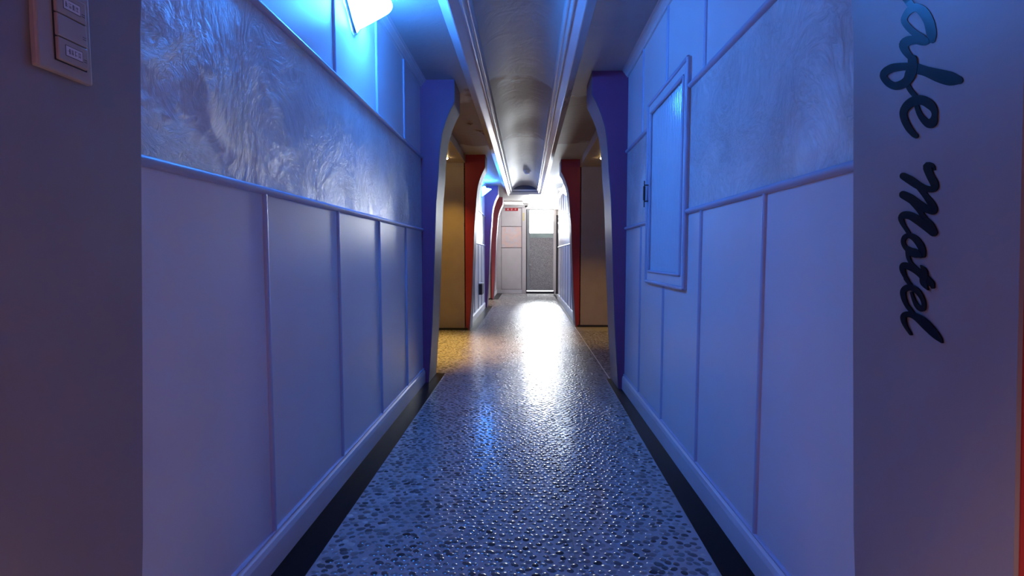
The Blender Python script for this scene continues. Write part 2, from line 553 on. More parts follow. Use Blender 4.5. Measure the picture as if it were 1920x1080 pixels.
step = 0.58
HATCH = (2.222, 2.932, 0.803, 1.796)
wall_left = panelled_wall('wall_left', 1, XL, L1[0], L1[1], 0.86, 3.727, [0.904 + step * k for k in range(5)], 'white panelled left wall with embossed band before the first purple pier')
wall_right = panelled_wall('wall_right', -1, XR, R1[0], R1[1], 0.94, 3.585, [0.97, 1.51, 2.05, 2.59, 3.115], 'white panelled right wall with embossed band around the fluted hatch', hole=HATCH)
panelled_wall('wall_left', 1, XL, L2[0], L2[1], L2[0] + PIER, 9.265, [7.45, 8.03, 8.61, 9.19], 'further white panelled left wall behind the red pier')
panelled_wall('wall_right', -1, XR, R2[0], R2[1], R2[0] + PIER, R2[1], [7.45, 8.03, 8.61, 9.19, 9.77, 10.35, 10.93], 'further white panelled right wall behind the red pier')
wl3 = struct(box('wall_left', M['endwhite'], (XL, XL - 0.11, L3[0], L3[1], 0, CEIL + 0.05)), 'short plain left wall between the rose pier and the end wall', 'wall')
baseboard('baseboard_left', 1, XL, 0.70, 3.727, 'white skirting along the first left wall')
baseboard('baseboard_right', -1, XR, 0.75, 3.585, 'white skirting along the first right wall')
baseboard('baseboard_left', 1, XL, L2[0] + PIER, 9.265, 'white skirting along the further left wall')
baseboard('baseboard_right', -1, XR, R2[0] + PIER, R2[1], 'white skirting along the further right wall')
baseboard('baseboard_left', 1, XL, L3[0] + PIER, L3[1], 'grey skirting by the end wall on the rose pier side')

# black borders on the floor
def border(name, pts, label):
    mb = MB(); mb.sweep(pts, -0.001, 0.0022, 2)
    return struct(mb.build(name, M['black']), label, 'floor border')
border('trim_1', [(XL + 0.0, 0.3), (LEFT_IN, 0.3), (LEFT_IN, 4.037), (XL, 4.037)], 'black border strip along the first left wall')
border('trim_2', [(XR, 0.3), (RIGHT_IN - 0.015, 0.3), (RIGHT_IN + 0.037, 3.897), (XR, 3.897)], 'black border strip along the first right wall')
border('trim_3', [(XL, L2[0]), (-0.645, L2[0]), (-0.645, L2[1]), (XL, L2[1])], 'black border strip along the further left wall')
border('trim_4', [(XR, R2[0]), (0.645, R2[0]), (0.650, R2[1] + 1.2), (XR, R2[1] + 1.2)], 'black border strip along the further right wall')
border('trim_5', [(XL, L3[0]), (-0.625, L3[0]), (-0.625, END), (XL, END)], 'black border strip by the end wall')

# cross-passage walls, beige
def cross(name, x0, x1, y, d, label, dark=False):
    o = box(name, M['beige'], (x0, x1, y, y + d, 0, CEIL + 0.05))
    if d > 0 and x1 == XL - 0.11: x1 = XL + 0.02
    if d > 0 and x0 == XR + 0.11: x0 = XR - 0.02
    box('baseboard', M['dark'], (x0, x1, y - math.copysign(0.008, d), y, 0.0, 0.028), o)
    return struct(o, label, 'wall')
cross('wall_front', -SIDE, XL - 0.11, L1[1], -0.1, 'beige near wall of the first passage on the left')
cross('wall_back', -SIDE, XL - 0.11, L2[0], 0.1, 'beige far wall of the first passage on the left, beside the red pier')
cross('wall_front', XR + 0.11, SIDE, R1[1], -0.1, 'beige near wall of the first passage on the right')
cross('wall_back', XR + 0.11, SIDE, R2[0], 0.1, 'beige far wall of the first passage on the right, beside the red pier')
cross('wall_front', -SIDE, XL - 0.11, L2[1], -0.1, 'beige near wall of the second passage')
cross('wall_back', -SIDE, XL - 0.11, L3[0], 0.1, 'beige far wall of the second passage')
cross('wall_front', XR + 0.11, SIDE, R2[1], -0.1, 'near wall of the dark recess beside the end door')
cross('wall_front', -SIDE, XL - 0.11, L1[0], 0.1, 'wall of the side passage behind the near grey pier on the left')
cross('wall_front', XR + 0.11, SIDE, R1[0], 0.1, 'wall of the side passage behind the near grey pier on the right')
for sgn, nm in ((-1, 'wall_left'), (1, 'wall_right')):
    struct(box(nm, M['beige'], (sgn * SIDE, sgn * (SIDE + 0.1), BACK - 0.1, END + 0.2, 0, CEIL + 0.05)), 'outer wall closing the side passages on the %s' % ('left' if sgn < 0 else 'right'), 'wall')
struct(box('wall_entry', M['beige'], (-SIDE, SIDE, BACK - 0.1, BACK, 0, CEIL + 0.05)), 'plain wall behind the viewer', 'wall')

# ------------------------------------------------------------------ shaped piers
def pier(side, xw, y0, y1, mats, label):
    """side +1: stands on the left wall and grows towards greater x"""
    zs = []
    for (a, _), (b, _) in zip(PROF, PROF[1:]):
        n_ = max(1, int((b - a) / 0.05))
        zs += [a + (b - a) * k / n_ for k in range(n_)]
    zs.append(CEIL)
    edge = [(xw + side * (prof(z) - 0.006), z) for z in zs]
    outline = [(xw - side * 0.02, 0)] + edge + [(xw - side * 0.02, CEIL)]
    n_ = len(outline)
    vs = [(x, y0, z) for x, z in outline] + [(x, y1, z) for x, z in outline]
    mb = MB()
    mb.add(vs, [tuple(range(n_))], 0)
    mb.add(vs, [tuple(range(n_, 2 * n_))[::-1]], 1)
    mb.add(vs, [(i, i + 1, n_ + i + 1, n_ + i) for i in range(n_ - 1)] + [(n_ - 1, 0, n_, 2 * n_ - 1)], 0)
    o = mb.build('pillar', [mats[0], mats[1]])
    # the smooth lining on the passage side of the pier
    mb = MB()
    lin = [(xw + side * prof(z), z) for z in zs]
    m_ = len(lin)
    vs = [(x, y0 + 0.002, z) for x, z in lin] + [(x, y1 - 0.002, z) for x, z in lin] + [(x - side * 0.0065, y0 + 0.002, z) for x, z in lin] + [(x - side * 0.0065, y1 - 0.002, z) for x, z in lin]
    fs = []
    for i in range(m_ - 1):
        fs += [(i, i + 1, m_ + i + 1, m_ + i), (2 * m_ + i, 3 * m_ + i, 3 * m_ + i + 1, 2 * m_ + i + 1), (i, 2 * m_ + i, 2 * m_ + i + 1, i + 1), (m_ + i, m_ + i + 1, 3 * m_ + i + 1, 3 * m_ + i)]
    fs += [(0, m_, 3 * m_, 2 * m_), (m_ - 1, 3 * m_ - 1, 4 * m_ - 1, 2 * m_ - 1)]
    mb.add(vs, fs)
    mb.build('edge_lining', mats[2], o, True)
    return struct(o, label, 'pillar')
LIN = M['lining']
pier(1, XL, L1[0], L1[0] + PIER, (M['red'], M['purple'], LIN), 'near grey pier on the left carrying the light switch')
pier(-1, XR, R1[0], R1[0] + 0.32, (M['red'], M['purple'], LIN), 'near grey pier on the right carrying black lettering')
pier(1, XL, 3.727, L1[1], (M['purple'], M['red'], M['lining_dark']), 'purple pier with curved edge at the end of the first left wall')
pier(-1, XR, 3.585, R1[1], (M['purple'], M['red'], M['lining_dark']), 'purple pier with curved edge at the end of the first right wall')
pier(1, XL, L2[0], L2[0] + PIER, (M['red'], M['purple'], M['lining_dark']), 'dark red pier with curved edge beyond the passage on the left')
pier(-1, XR, R2[0], R2[0] + PIER, (M['red'], M['purple'], M['lining_dark']), 'dark red pier with curved edge beyond the passage on the right')
pier(1, XL, 9.265, L2[1], (M['purple'], M['red'], M['lining_dark']), 'far small purple pier on the left beyond the blue lamp')
pier(1, XL, L3[0], L3[0] + PIER, (M['rose'], M['purple'], M['lining_dark']), 'rose red pier nearest the end wall')

# ------------------------------------------------------------------ ceiling with its long tray
T0, T1 = BACK, 10.10
BL, BR = (-0.445, -0.283), (0.192, 0.345)       # the two long mouldings
struct(box('ceiling', M['ceil'], (-SIDE, BL[0] + 0.06, BACK, T1 + 0.2, CEIL, CEIL + 0.06)), 'ceiling strip on the left of the raised tray', 'ceiling')
struct(box('ceiling', M['ceil'], (BR[1] - 0.06, SIDE, BACK, T1 + 0.2, CEIL, CEIL + 0.06)), 'ceiling strip on the right of the raised tray', 'ceiling')
struct(box('ceiling', M['ceil'], (-SIDE, SIDE, T1 + 0.15, END + 0.1, CEIL, CEIL + 0.06)), 'bright flat ceiling in front of the end door', 'ceiling')
mb = MB()
xa, xb = BL[1] - 0.03, BR[0] + 0.03
cx, hw, rise = (xa + xb) / 2, (xb - xa) / 2, 0.115
K = 20
pts = []
for k in range(K + 1):
    t = -1 + 2 * k / K
    pts.append((cx + t * hw, CEIL + 0.005 + rise * (1 - abs(t) ** 2.6)))
ny = 60
vs = []
for j in range(ny + 1):
    yy = T0 + (T1 - T0) * j / ny
    for (px, pz) in pts:
        sag = 0.006 * math.sin(yy * 5.1 + px * 7) * math.exp(-((yy - 5.2) / 1.1) ** 2)
        vs.append((px, yy, pz + sag))
fs = [(j * (K + 1) + k, j * (K + 1) + k + 1, (j + 1) * (K + 1) + k + 1, (j + 1) * (K + 1) + k) for j in range(ny) for k in range(K)]
mb.add(vs, fs)
vault = mb.build('ceiling', M['ceil'], None, True)
struct(vault, 'shallow vaulted ceiling strip between the two long mouldings', 'ceiling')
# board closing the far end of the vault
mb = MB(); mb.sweep([(xa, CEIL - 0.01)] + pts + [(xb, CEIL - 0.01)], T1, T1 + 0.06, 1)
mb.build('end_board', M['board'], vault)

def tray_moulding(name, side, x_out, x_in, label):
    """two crown slopes back to back; side +1: tray lies at greater x"""
    wd = abs(x_in - x_out)
    u = lambda t: x_out + side * wd * t
    D = CEIL
    prof_ = [(u(0), D), (u(0.02), D - 0.010), (u(0.34), D - 0.052), (u(0.37), D - 0.056), (u(0.41), D - 0.056), (u(0.44), D - 0.052), (u(0.68), D - 0.026)]
    for a in (0.70, 0.85):                # two rounded ridges towards the tray
        zz = D - 0.024 + (a - 0.70) * 0.15
        prof_ += [(u(a + 0.02), zz - 0.004), (u(a + 0.055), zz - 0.0075), (u(a + 0.095), zz - 0.006), (u(a + 0.125), zz + 0.004), (u(a + 0.14), zz + 0.016)]
    prof_ += [(u(1.0), D + 0.024), (u(1.0), D + 0.04), (u(0), D + 0.04)]
    mb = MB(); mb.sweep(prof_, T0, T1 + 0.20, 1)
    return struct(mb.build(name, M['cornice']), label, 'ceiling moulding')
tray_moulding('trim_6', 1, BL[0], BL[1], 'long white crown moulding along the left of the ceiling tray')
tray_moulding('trim_7', -1, BR[1], BR[0], 'long white crown moulding along the right of the ceiling tray')
mb = MB()
mb.sweep([(T1 - 0.02, CEIL + 0.012), (T1 + 0.10, CEIL - 0.050), (T1 + 0.13, CEIL - 0.050), (T1 + 0.20, CEIL), (T1 + 0.20, CEIL + 0.04), (T1 - 0.02, CEIL + 0.04)], BL[0] + 0.06, BR[1] - 0.06, 0)
struct(mb.build('trim_8', M['cornice']), 'short moulding closing the far end of the ceiling tray', 'ceiling moulding')

# loosened paper on the crossing ceiling and flaked paint on the right moulding
ceil_left = bpy.data.objects['ceiling']
rnd = random.Random(3)
for cx_, cy_, ln, an in ((-0.49, 5.22, 0.16, 0.5), (-0.46, 5.34, 0.11, 0.9), (-0.55, 4.95, 0.09, 0.2)):
    vs, fs = [], []
    for i in range(13):
        t = i / 12 - 0.5
        hgt = 0.016 * math.cos(math.pi * t) ** 1.5 * (0.8 + 0.3 * math.sin(i * 2.1))
        for j, q in enumerate((-1, -0.4, 0.15, 1)):
            u_ = t * ln; v_ = q * 0.022 + 0.006 * math.sin(i * 1.1)
            vs.append((cx_ + u_ * math.cos(an) - v_ * math.sin(an), cy_ + u_ * math.sin(an) + v_ * math.cos(an), CEIL + 0.001 - (hgt if j in (1, 2) else 0) * (1 if j == 1 else 0.6)))
    for i in range(12):
        for j in range(3):
            fs.append((i * 4 + j, i * 4 + j + 1, i * 4 + j + 5, i * 4 + j + 4))
    MB().add(vs, fs).build('paper_wrinkle', M['ceil'], ceil_left, True)
mould_right = bpy.data.objects['trim_7']
mb = MB()
for k in range(26):
    yy = 3.75 + 0.62 * rnd.random(); f_ = rnd.uniform(0.02, 0.33)
    x_ = BR[1] - (BR[1] - BR[0]) * f_; z_ = CEIL - 0.010 - 0.042 * (f_ - 0.02) / 0.32
    s1, s2 = rnd.uniform(0.006, 0.018), rnd.uniform(0.004, 0.010)
    n_ = 6
    ring = [(x_ + s2 * math.cos(6.283 * q / n_) * rnd.uniform(.6, 1), yy + s1 * math.sin(6.283 * q / n_) * rnd.uniform(.6, 1)) for q in range(n_)]
    zf = lambda xx: CEIL - 0.010 - 0.042 * ((BR[1] - xx) / (BR[1] - BR[0]) - 0.02) / 0.32
    mb.add([(a_, b_, zf(a_) - 0.0022) for a_, b_ in ring] + [(a_, b_, zf(a_) + 0.001) for a_, b_ in ring], [tuple(range(n_)), tuple(range(n_, 2 * n_))[::-1]] + [(q, (q + 1) % n_, n_ + (q + 1) % n_, n_ + q) for q in range(n_)])
fl = mb.build('paint_flakes', M['endline'], mould_right); fl['kind'] = 'stuff'

# lowered ceilings of the side passages
for sgn, y0, y1, side_word, which in ((-1, L1[1], L2[0], 'left', 'first'), (1, R1[1], R2[0], 'right', 'first'), (-1, L2[1], L3[0], 'left', 'second'), (1, R2[1], END, 'right', 'last')):
    xw = XL if sgn < 0 else XR
    struct(box('ceiling', M['beige'], (xw, sgn * SIDE, y0, y1, PASS, CEIL)), 'lowered ceiling of the %s side passage on the %s' % (which, side_word), 'ceiling')

# ------------------------------------------------------------------ end wall and its door
def ebox(name, mat, x0, x1, z0, z1, d0, d1, parent=None, ch=0.0):
    return box(name, mat, (x0, x1, END - d1, END - d0, z0, z1), parent, ch)
we = struct(ebox('wall_end', M['endwhite'], -SIDE, SIDE, 0, CEIL + 0.05, -0.1, 0), 'pale end wall with three framed panels beside the metal door', 'wall')
for z0, z1, m_ in ((1.703, 2.150, 'endwhite'), (1.165, 1.688, 'pinkpanel'), (0.108, 1.150, 'endwhite')):
    p_ = ebox('wall_panel', M['endline'], -0.655, -0.128, z0 - 0.012, z1 + 0.012, -0.001, 0.004, we)
    q_ = ebox('panel_board', M[m_], -0.643, -0.140, z0, z1, 0.003, 0.010, p_)
    if m_ == 'pinkpanel': q_['label'] = 'faded pink blotched board'
ebox('base_rail', M['skirt'], -0.775, -0.125, 0.0, 0.088, 0.0, 0.014, we)
ebox('top_moulding', M['cornice'], -0.775, 0.735, CEIL - 0.040, CEIL, 0.0, 0.05, we)
ebox('top_moulding', M['cornice'], -0.775, 0.735, CEIL - 0.058, CEIL - 0.040, 0.0, 0.025, we)

ebox('recess_shade_board', M['dark'], 0.737, 0.86, 0.0, 1.98, 0.0, 0.02, we)  # dark board added to stand in for the shade of the recess
door = bpy.data.objects.new('door_1', None); door.location = (0.333, END, 0); COL.objects.link(door)
struct(door, 'grey patterned metal end door with bright frosted window and round knob', 'door')
fr = ebox('door_frame', M['endwhite'], -0.125, -0.022, 0, 2.162, 0, 0.035, door, 0.004)
ebox('frame_post', M['endwhite'], 0.668, 0.735, 0, 2.162, 0, 0.035, fr, 0.004)
ebox('frame_head', M['endwhite'], -0.022, 0.668, 2.122, 2.162, 0, 0.035, fr, 0.004)
ebox('frame_stop', M['dark'], -0.022, -0.004, 0.0, 2.122, 0, 0.012, fr)
lf = ebox('door_leaf', M['doorgrey'], 0.0, 0.072, 0.075, 2.115, 0.0, 0.030, door, 0.002)
ebox('leaf_stile', M['doorgrey'], 0.655, 0.667, 0.075, 2.115, 0.0, 0.030, lf)
ebox('leaf_rail', M['greenbar'], 0.025, 0.655, 1.415, 1.53, 0.0, 0.026, lf)
ebox('leaf_rail', M['doorgrey'], 0.072, 0.655, 1.398, 1.415, 0.0, 0.030, lf)
ebox('leaf_rail', M['doorgrey'], 0.072, 0.655, 2.095, 2.115, 0.0, 0.030, lf)
ebox('leaf_rail', M['doorgrey'], 0.072, 0.655, 0.075, 0.098, 0.0, 0.030, lf)
ebox('patterned_sheet', M['etched'], 0.072, 0.655, 0.098, 1.398, 0.0, 0.020, door)
ebox('window_pane', M['window'], 0.040, 0.655, 1.53, 2.095, 0.0, 0.012, door)
mb = MB()
mb.lathe([(0.030, 0), (0.030, 0.006), (0.012, 0.010), (0.012, 0.030), (0.024, 0.036), (0.030, 0.050), (0.026, 0.064), (0.010, 0.070)], (0.088, END - 0.030, 0.735), (0, -1, 0), 18)
mb.build('door_knob', M['steel'], door, True)
mb = MB(); mb.lathe([(0.012, 0), (0.012, 0.012), (0.008, 0.020)], (0.30, END - 0.03, 2.108), (0, -1, 0), 12); mb.build('door_closer_pin', M['steel'], door, True)
ebox('light_gap', M['gap'], 0.0, 0.667, 0.058, 0.074, 0.0, 0.010, door)
ebox('threshold', M['dark'], -0.022, 0.690, 0.0, 0.050, 0.0, 0.045, door)

# things around the door
s_ = thing('exit_sign', 'small red sign with three white characters above the end wall panels', 'sign', (-0.39, END - 0.012, 2.085))
ebox('sign_board', M['signred'], -0.552, -0.226, 2.086, 2.164, 0.010, 0.022, s_, 0.002)
def glyph(parent, x, zc, strokes, h=0.044):
    mb = MB()
    for a in strokes:
        (x0, z0), (x1, z1) = a
        t = 0.0032
        dx, dz = x1 - x0, z1 - z0
        l = math.hypot(dx, dz); nx, nz = -dz / l * t / h, dx / l * t / h
        ex, ez = dx / l * t / h * .7, dz / l * t / h * .7
        q = [(x0 - ex + nx, z0 - ez + nz), (x1 + ex + nx, z1 + ez + nz), (x1 + ex - nx, z1 + ez - nz), (x0 - ex - nx, z0 - ez - nz)]
        q = [(x + (px - .5) * h, zc + (pz - .5) * h) for px, pz in q]
        mb.add([(px, END - 0.0235, pz) for px, pz in q] + [(px, END - 0.0215, pz) for px, pz in q], [(0, 1, 2, 3), (7, 6, 5, 4), (0, 4, 5, 1), (1, 5, 6, 2), (2, 6, 7, 3), (3, 7, 4, 0)])
    mb.build('character', M['signwhite'], parent)
bi = [((.1, .95), (.1, .15)), ((.55, .95), (.55, .15)), ((.1, .15), (.55, .15)), ((.1, .55), (.55, .55)), ((.88, 1.0), (.88, 0.0))]
circ = [((.5 + .24 * math.cos(a), .2 + .2 * math.sin(a)), (.5 + .24 * math.cos(a + .9), .2 + .2 * math.sin(a + .9))) for a in [k * 2 * math.pi / 7 for k in range(7)]]
sang = [((.35, .98), (.08, .52)), ((.33, .85), (.60, .52)), ((.80, 1.0), (.80, .48)), ((.80, .75), (.98, .75))] + circ
gu = [((.2, .92), (.8, .92)), ((.8, .92), (.74, .55)), ((.02, .48), (.98, .48)), ((.5, .48), (.5, 0))]
for x, g in ((-0.480, bi), (-0.388, sang), (-0.292, gu)):
    glyph(s_, x, 2.125, g)

st_ = ebox('wall_sticker', M['yellow'], -0.100, -0.072, 1.835, 2.035, 0.0345, 0.0365)
tag(st_, 'narrow faded yellow upright sticker on the white door post', 'sticker')

bt = thing('ceiling_batten_light', 'slim warm white ceiling batten light near the end door', 'light', (-0.32, 11.9, CEIL))
mb = MB(); mb.box(-0.54, -0.10, 11.82, 11.98, CEIL - 0.018, CEIL, ch=0.003); mb.build('fixture_body', M['white'], bt)
mb = MB(); mb.box(-0.52, -0.12, 11.845, 11.955, CEIL - 0.050, CEIL - 0.017, ch=0.012); mb.build('light_cover', M['batten'], bt)

cm = thing('ceiling_camera', 'small white dome camera with dark lens hanging by the end door', 'camera', (-0.02, 12.4, CEIL))
mb = MB(); mb.lathe([(0.075, 0), (0.075, -0.018), (0.066, -0.030), (0.056, -0.055)], (-0.015, 12.4, CEIL), (0, 0, 1), 24); mb.build('camera_base', M['white'], cm, True)
mb = MB(); mb.lathe([(0.046, -0.054), (0.042, -0.075), (0.030, -0.092), (0.012, -0.101)], (-0.015, 12.4, CEIL), (0, 0, 1), 24); mb.build('camera_lens', M['dark'], cm, True)

sd = thing('smoke_detector', 'round white smoke detector on the vaulted ceiling strip', 'detector', (0.01, 8.35, CEIL + 0.11))
zc = CEIL + 0.112
mb = MB(); mb.lathe([(0.062, 0.02), (0.062, -0.014), (0.056, -0.024)], (0.005, 8.35, zc), (0, 0, 1), 24); mb.build('detector_base', M['white'], sd, True)
mb = MB(); mb.lathe([(0.048, -0.020), (0.044, -0.042), (0.026, -0.056), (0.006, -0.060)], (0.005, 8.35, zc), (0, 0, 1), 24); mb.build('detector_head', M['white'], sd, True)

# ------------------------------------------------------------------ wall sconces: a half cone of glass, point down, on the wall
def sconce(label, side, xw, y, glass, bulb=None):
    t = thing('wall_sconce', label, 'lamp', (xw, y, 1.95))
    z0, h, r = 1.950, 0.125, 0.165
    K = 20
    def shell(rr, zz0, zz1, n_=7):
        rows = []
        for i in range(n_ + 1):
            q = i / n_
            rad = rr * (q ** 0.92) + 0.004
            rows.append([(xw + side * (0.004 + math.sin(math.pi * k / K) * rad), y - math.cos(math.pi * k / K) * rad, zz0 + (zz1 - zz0) * q) for k in range(K + 1)])
        return rows
    out, inn = shell(r, z0, z0 + h), shell(r - 0.005, z0 + 0.006, z0 + h)
    mb = MB()
    W = K + 1
    n_ = len(out)
    vs = [p for row in out for p in row] + [p for row in inn for p in row]
    B = n_ * W
    fs = []
    for i in range(n_ - 1):
        for k in range(K):
            a = i * W + k
            fs.append((a, a + 1, a + W + 1, a + W)); fs.append((B + a, B + a + W, B + a + W + 1, B + a + 1))
    top = (n_ - 1) * W
    for k in range(K):
        fs.append((top + k, top + k + 1, B + top + k + 1, B + top + k))
    mb.add(vs, fs); mb.build('glass_shade', glass, t, True)
    # metal strips holding the glass along both wall edges, joined at the tip
    for s2 in (-1, 1):
        mb = MB()
        p0 = (xw + side * 0.010, y + s2 * 0.006, z0 - 0.010); p1 = (xw + side * 0.010, y + s2 * (r + 0.010), z0 + h + 0.012)
        mb.tube(p0, p1, 0.0075, 8); mb.build('metal_edge', M['steel'], t, True)
    mb = MB(); mb.tube((xw + side * 0.05, y, z0 + 0.05), (xw + side * 0.05, y, z0 + 0.10), 0.022, 12); mb.build('lamp_holder', M['white'], t, True)
    mb = MB(); mb.lathe([(0.012, 0.0), (0.030, 0.02), (0.036, 0.045), (0.026, 0.07), (0.008, 0.08)], (xw + side * 0.05, y, z0 + 0.095), (0, 0, 1), 14); mb.build('bulb', bulb or glass, t, True)
    return t
sconce('glowing half-cone glass wall lamp nearest the viewer, above the first left wall', 1, XL, 2.30, M['blueglass'], M['bluebulb'])
sconce('small blue half-cone wall lamp beyond the left red pier', 1, XL, 8.62, M['bluefar'])
sconce('blinding white half-cone wall lamp beyond the right red pier', -1, XR, 8.62, M['whiteglass'])

# ------------------------------------------------------------------ recessed downlights of the passages
def downlight(x, y, z, label, group=None, watts=AMBER_WATTS, lamp=True, col=AMBER, cone=85):
    t = thing('downlight', label, 'light', (x, y, z), group)
    mb = MB(); mb.lathe([(0.032, 0.001), (0.032, -0.004), (0.024, -0.007), (0.018, -0.004), (0.018, 0.001)], (x, y, z), (0, 0, 1), 20); mb.build('trim_ring', M['steel'], t, True)
    mb = MB(); mb.lathe([(0.017, -0.001), (0.017, -0.012), (0.012, -0.020), (0.005, -0.024)], (x, y, z), (0, 0, 1), 14); mb.build('lens', M['bulb'], t, True)
    if lamp:
        ld = bpy.data.lights.new('downlight_beam', 'SPOT'); ld.energy = watts; ld.color = col
        ld.spot_size = R(cone); ld.spot_blend = 0.8; ld.shadow_soft_size = 0.02
        lo = bpy.data.objects.new('downlight_beam', ld); lo.location = (x, y, z - 0.02); COL.objects.link(lo)
    return t
downlight(-0.955, 6.08, PASS, 'tiny glowing downlight in the first passage ceiling on the left', watts=AMBER_WATTS * 0.10, cone=80)
downlight(0.885, 6.135, PASS, 'tiny glowing downlight in the first passage ceiling on the right', watts=AMBER_WATTS * 0.18, cone=62)
downlight(-1.05, 5.15, PASS, 'downlight deeper in the first passage on the left', cone=66)
downlight(-1.5, 10.2, PASS, 'downlight in the second passage ceiling', watts=AMBER_WATTS * 0.2)
# the crossing the viewer stands in
downlight(-0.95, -0.7, CEIL, 'downlight in the passage behind the viewer on the left', watts=WARM_WATTS * 1.2, col=WARM, cone=95)
downlight(0.95, -0.7, CEIL, 'downlight in the passage behind the viewer on the right', watts=WARM_WATTS * 0.8, col=WARM, cone=95)
downlight(0.08, -0.05, CEIL + 0.09, 'warm downlight overhead where the viewer stands', watts=NEAR_WATTS, col=NEAR_WARM, cone=64)
downlight(-0.15, -1.35, CEIL + 0.09, 'added violet fill light behind the viewer in the middle of the crossing', watts=VIOLET_WATTS, col=VIOLET, cone=160)  # unseen fill lamp, added to tint the near walls violet

# ------------------------------------------------------------------ hatch with fluted pane in the right wall
y0, y1, z0, z1 = HATCH
ht = thing('hatch_door', 'tall white framed hatch with blue-lit fluted pane and dark handle', 'hatch', (XR, (y0 + y1) / 2, z0))
XF = XR - 0.011
def hb(name, mat, xa_, xb_, a, b, c, d, parent, ch=0.0):
    return box(name, mat, (xa_, xb_, a, b, c, d), parent, ch)
bw = 0.062
fr = hb('door_frame', M['hatch'], XF, XR + 0.008, y0, y0 + bw, z0, z1, ht, 0.003)
hb('frame_post', M['hatch'], XF, XR + 0.008, y1 - bw, y1, z0, z1, fr, 0.003)
hb('frame_rail', M['hatch'], XF, XR + 0.008, y0 + bw, y1 - bw, z1 - bw, z1, fr, 0.003)
hb('frame_rail', M['hatch'], XF, XR + 0.008, y0 + bw, y1 - bw, z0, z0 + bw, fr, 0.003)
iy0, iy1, iz0, iz1 = y0 + bw, y1 - bw, z0 + bw, z1 - bw
mb = MB()
nc = 22 * 8
vs = []
for k in range(nc + 1):
    yy = iy0 + (iy1 - iy0) * k / nc
    xx = XF + 0.009 - 0.0038 * math.cos(2 * math.pi * k / 8)
    for zz in (iz0, (iz0 + iz1) / 2, iz1):
        vs.append((xx, yy, zz))
for k in range(nc + 1):
    yy = iy0 + (iy1 - iy0) * k / nc
    for zz in (iz0, iz1):
        vs.append((XF + 0.017, yy, zz))
B = 3 * (nc + 1)
fs = [(3 * k + j, 3 * k + j + 1, 3 * k + j + 4, 3 * k + j + 3) for k in range(nc) for j in (0, 1)]
fs += [(B + 2 * k, B + 2 * k + 2, B + 2 * k + 3, B + 2 * k + 1) for k in range(nc)]
mb.add(vs, fs); mb.build('fluted_pane', M['flute'], ht, True)
def hatch_beads(a, b, c, d, r, x):
    for q in ((a, a, c, d), (b, b, c, d), (a, b, c, c), (a, b, d, d)):
        mb = MB(); mb.tube((x, q[0], q[2]), (x, q[1], q[3]), r, 10); mb.build('frame_bead', M['bead'], ht, True)
hatch_beads(iy0, iy1, iz0, iz1, 0.0075, XF - 0.001)
hatch_beads(y0 + 0.004, y1 - 0.004, z0 + 0.004, z1 - 0.004, 0.009, XF - 0.001)
for zz in (0.98, 1.60):
    mb = MB(); mb.tube((XF - 0.004, y0 + 0.008, zz - 0.03), (XF - 0.004, y0 + 0.008, zz + 0.03), 0.006, 10); mb.build('hinge', M['steel'], ht, True)
hx, hy = XF - 0.024, y1 - 0.028
mb = MB()
mb.tube((hx, hy, 1.225), (hx, hy, 1.372), 0.0028, 10)
hd = mb.build('handle', M['dark'], ht, True)
mb = MB(); mb.lathe([(0.003, 0), (0.0065, 0.004), (0.0065, 0.078), (0.003, 0.082)], (hx, hy, 1.262), (0, 0, 1), 12); mb.build('handle_grip', M['dark'], hd, True)
for zz in (1.258, 1.348):
    mb = MB(); mb.tube((hx, hy, zz), (XF, hy, zz), 0.0035, 8); mb.build('handle_post', M['dark'], hd, True)

# ------------------------------------------------------------------ light switch on the near left pier
sx = XL + prof(1.27) - 0.0015
sw = thing('light_switch', 'ivory three-rocker light switch with small printed labels on the left grey pier', 'switch', (sx, 0.724, 1.207))
mb = MB(); mb.box(sx, sx + 0.011, 0.681, 0.768, 1.207, 1.339, ch=0.003); mb.build('switch_plate', M['cream'], sw)
mb = MB(); mb.box(sx + 0.010, sx + 0.0122, 0.7055, 0.7565, 1.2235, 1.3225); mb.build('switch_recess', M['dark'], sw)
def hangul_marks(parent, x, ya, yb, za, zb, seed):
    rnd = random.Random(seed)
    mb = MB()
    n_ = 4
    for k in range(n_):
        a = ya + (yb - ya) * (k + 0.12) / n_; b = ya + (yb - ya) * (k + 0.88) / n_
        for q in range(4):
            if rnd.random() < 0.5:
                zz = za + (zb - za) * rnd.uniform(0.1, 0.9); mb.box(x, x + 0.0002, a, b - 0.0004, zz, zz + 0.0006)
            else:
                yy = rnd.uniform(a, b - 0.0008); mb.box(x, x + 0.0002, yy, yy + 0.0006, za + (zb - za) * 0.1, zb - (zb - za) * 0.1)
    mb.build('label_print', M['ink'], parent)
for k in range(3):
    za = 1.225 + 0.0325 * k
    mb = MB(); mb.box(sx + 0.011, sx + 0.0165, 0.7070, 0.7550, za, za + 0.0310, ch=0.0012)
    rk = mb.build('switch_rocker', M['cream'], sw)
    mb = MB(); mb.box(sx + 0.0163, sx + 0.0167, 0.7475, 0.7525, za + 0.010, za + 0.0108); mb.box(sx + 0.0163, sx + 0.0167, 0.7475, 0.7525, za + 0.013, za + 0.0138); mb.build('indicator_mark', M['ink'], rk)
    if k != 1:
        mb = MB(); mb.box(sx + 0.0162, sx + 0.0167, 0.7175, 0.7455, za + 0.0085, za + 0.0235); mb.build('label_frame', M['ink'], rk)
        mb = MB(); mb.box(sx + 0.0164, sx + 0.0169, 0.7183, 0.7447, za + 0.0093, za + 0.0227); mb.build('label_paper', M['labelpaper'], rk)
        hangul_marks(rk, sx + 0.0168, 0.7200, 0.7430, za + 0.0115, za + 0.0205, 5 + k)

